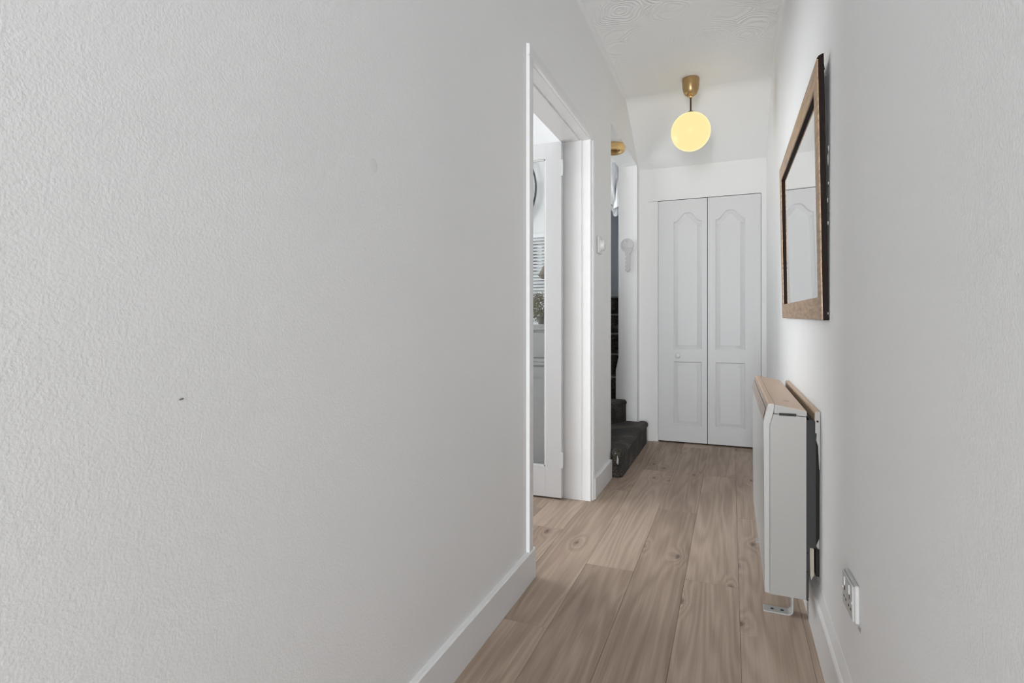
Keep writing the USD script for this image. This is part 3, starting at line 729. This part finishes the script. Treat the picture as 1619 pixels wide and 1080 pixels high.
# ------------------------------------------------------------------ white garment hanging in the stairwell
gx, gy = -.945, 4.86
gm = thing("hanging_garment", "crumpled white garment hanging high in the stairwell", "garment", (gx, gy, 1.98))
NS, NT = 72, 40
V = []
for it in range(NT):
    t = it / (NT - 1)
    z = 2.46 - .47 * t
    for k in range(NS):
        a = 2 * np.pi * k / NS
        w = .05 + .03 * t + .012 * np.sin(5 * t + 1)
        fold = 1 + .22 * np.sin(3 * a + 2.2 * t * 2 + .5) + .14 * np.sin(7 * a + 4 * t) + .08 * np.sin(11 * a - 6 * t)
        hem = .03 * np.sin(2 * a + .6) * t ** 3 + .012 * np.sin(5 * a) * t ** 3
        V.append((gx + w * .95 * np.cos(a) * fold, gy + (.10 + .06 * t) * np.sin(a) * fold, z + hem))
Fc = []
for it in range(NT - 1):
    for k in range(NS):
        a, b = it * NS + k, it * NS + (k + 1) % NS
        c, d = b + NS, a + NS
        Fc += [(a, d, c), (a, c, b)]
V.append((gx, gy, 2.49)); V.append((gx, gy, 2.03))
for k in range(NS):
    Fc.append((len(V) - 2, k, (k + 1) % NS)); Fc.append((len(V) - 1, (NT - 1) * NS + (k + 1) % NS, (NT - 1) * NS + k))
part(gm, "cloth", trimesh.Trimesh(np.array(V), np.array(Fc), process=False), cloth_mat, True)
part(gm, "strap", cat([cyl((gx, gy, 2.48), (XI - .02, gy, 2.56), .004, 8), cyl((XI - .03, gy, 2.56), (XI - .0, gy, 2.555), .006, 8)]), cloth_mat, 40)

# ------------------------------------------------------------------ kitchen glimpsed through the open door
wn = thing("window_1", "small kitchen window behind a white venetian blind", "window", (-1.33, KY1 + .06, .962), kind="structure")
part(wn, "frame", cat([bx(-1.66, -1.625, KY1 + .045, KY1 + .085, .962, 1.535), bx(-1.035, -1.0, KY1 + .045, KY1 + .085, .962, 1.535), bx(-1.625, -1.035, KY1 + .045, KY1 + .085, .962, .997), bx(-1.625, -1.035, KY1 + .045, KY1 + .085, 1.50, 1.535)]), gloss, False)
part(wn, "pane", bx(-1.625, -1.035, KY1 + .062, KY1 + .067, .997, 1.50), clear_glass, False)
vb = thing("venetian_blind", "white slatted venetian blind over the small kitchen window", "blind", (-1.33, KY1, .97))
part(vb, "head_rail", bx(-1.655, -1.005, KY1 - .032, KY1 - .004, 1.528, 1.553, .002), slat_mat, 30)
for k in range(26):
    z = 1.517 - k * .0215
    s = bx(-1.652, -1.008, -.0118, .0118, -.0006, .0006)
    s = rot(s, 44, (1, 0, 0), (0, 0, 0)); s.apply_translation((0, KY1 - .018, z))
    part(vb, "slat", s, slat_mat, False)
part(vb, "bottom_rail", bx(-1.652, -1.008, KY1 - .030, KY1 - .006, .9665, .976), slat_mat, False)
for xx in (-1.56, -1.33, -1.08):
    part(vb, "ladder_cord", cyl((xx, KY1 - .032, .97), (xx, KY1 - .032, 1.53), .0008, 6), slat_mat, 40)

ck = thing("wall_clock", "large open iron wall clock on the kitchen wall, mostly hidden by the door frame", "clock", (-1.505, KY1, 1.856))
CX, CY, CZ, CR = -1.505, KY1 - .022, 1.856, .327


def ring(r0, r1, t):
    m = lathe([(r0, -t), (r1, -t), (r1, t), (r0, t), (r0, -t)], 96)
    m = rot(m, 90, (1, 0, 0), (0, 0, 0)); m.apply_translation((CX, CY, CZ))
    return m


part(ck, "outer_ring", ring(CR - .006, CR + .003, .007), metal_black, 30)
part(ck, "inner_ring", ring(CR - .105, CR - .095, .005), metal_black, 30)
for i, nm in enumerate(("XII", "I", "II", "III", "IIII", "V", "VI", "VII", "VIII", "IX", "X", "XI")):
    t = meshkit.text_mesh(nm, .056, .005)
    c = t.bounds.mean(0); t.apply_translation(-c)
    t.apply_scale((.8, 1, 1))
    t = rot(t, -30 * i, (0, 0, 1), (0, 0, 0))
    t.apply_translation(((CR - .052) * math.sin(math.radians(30 * i)), (CR - .052) * math.cos(math.radians(30 * i)), 0))
    t = rot(t, 90, (1, 0, 0), (0, 0, 0)); t.apply_translation((CX, CY, CZ))
    part(ck, "numeral", t, metal_black, False)
for ang, ln, w in ((300, .15, .008), (60, .22, .006)):
    h = bx(-w, w, -.002, .002, -.03, ln); h = rot(h, ang, (0, 1, 0), (0, 0, 0)); h.apply_translation((CX, CY - .008, CZ))
    part(ck, "hand", h, metal_black, False)
part(ck, "hub", cat([rot(lathe([(0, 0), (.018, 0), (.018, .012), (0, .014)], 20), 90, (1, 0, 0), (0, 0, 0)).apply_translation((CX, CY, CZ)), bx(CX - .004, CX + .004, CY - .002, CY + .003, CZ - CR + .1, CZ + CR - .1), cyl((CX, CY, CZ + CR - .004), (CX, KY1, CZ + CR - .004), .004, 8)]), metal_black, 30)

sbd = thing("sideboard", "white kitchen sideboard with a drawer above a panelled door", "sideboard", (-1.36, 3.2, 0))
fx0, fx1, fy0, fy1 = -1.76, -.955, 3.05, 3.356
part(sbd, "top", bx(fx0 - .015, fx1 + .015, fy0 - .015, fy1, .932, .966, .004), door_paint, 30)
part(sbd, "body", bx(fx0, fx1, fy0 + .018, fy1, .0, .932), door_paint, False)
for k in range(2):
    xa = fx0 + .008 + k * (fx1 - fx0 - .008) / 2; xb = xa + (fx1 - fx0 - .024) / 2
    d = part(sbd, "drawer", bx(xa, xb, fy0, fy0 + .018, .770, .918, .002), door_paint, 30)
    part(d, "knob", lathe([(0, .024), (.010, .022), (.012, .016), (.005, .010), (.006, 0), (0, 0)][::-1], 20).apply_transform(trimesh.transformations.rotation_matrix(math.pi / 2, (1, 0, 0))).apply_translation(((xa + xb) / 2, fy0, .845)), brass, 40)
    pd = sbox(xa, .09, xb, .715).difference(sbox(xa + .06, .15, xb - .06, .655))
    d = part(sbd, "cabinet_door", prism(pd, fy0, fy0 + .018, "y"), door_paint, False)
    part(d, "panel", bx(xa + .06, xb - .06, fy0 + .009, fy0 + .018, .15, .655), door_paint, False)
part(sbd, "ledge", cat([bx(fx0, fx1, fy0 - .006, fy0 + .018, .722, .742, .003), bx(fx0, fx1, fy0 + .002, fy0 + .018, .744, .764)]), door_paint, False)

tl = thing("table_lamp", "table lamp with a taupe cone shade on the kitchen sideboard", "table lamp", (-1.03, 3.19, .966))
lx, ly = -1.030, 3.19
part(tl, "base", lathe([(0, 0), (.038, 0), (.038, .008), (.010, .020), (0, .020)], 28, (lx, ly, .966)), brass, 40)
part(tl, "stem", cyl((lx, ly, .98), (lx, ly, 1.36), .005), brass, 40)
part(tl, "shade", lathe([(.018, .125), (.079, .018), (.060, .0), (.057, .003), (.074, .018), (.016, .122), (.018, .125)], 36, (lx, ly, 1.248)), shade_mat, 25)

pp = thing("potted_plant", "small bushy olive-green plant in a dark pot on the kitchen sideboard", "plant", (-1.10, 3.235, .966))
ox, oy = -1.100, 3.235
part(pp, "pot", lathe([(0, 0), (.020, 0), (.026, .042), (.027, .046), (.023, .046), (.021, .038), (0, .038)], 28, (ox - .005, oy, .966)), pot_mat, 40)
part(pp, "stem", cat([cyl((ox - .005, oy, 1.0), (ox - .005 + dx, oy + dy, 1.06), .0025, 6) for dx, dy in ((0, 0), (.02, .01), (-.02, .008), (.008, -.018))]), stem_mat, 40)
lv = []
for k in range(900):
    d = rng.normal(size=3); d /= np.linalg.norm(d)
    rr = rng.uniform(.45, 1.0)
    c = np.array([ox - .022 + d[0] * .085 * rr, oy + d[1] * .055 * rr, 1.078 + d[2] * .092 * rr])
    q = np.array([(0, 0, 0), (.010, .004, .003), (.020, 0, .001), (.010, -.004, .003), (.010, 0, -.0015)]) * rng.uniform(.7, 1.1)
    R = trimesh.transformations.random_rotation_matrix(rng.random(3))[:3, :3]
    f = np.array([(0, 1, 3), (1, 2, 3), (0, 4, 1), (1, 4, 2), (2, 4, 3), (3, 4, 0)])
    lv.append(trimesh.Trimesh(q @ R.T + c, f, process=False))
part(pp, "foliage", cat(lv), olive_leaf, False, kind="stuff")
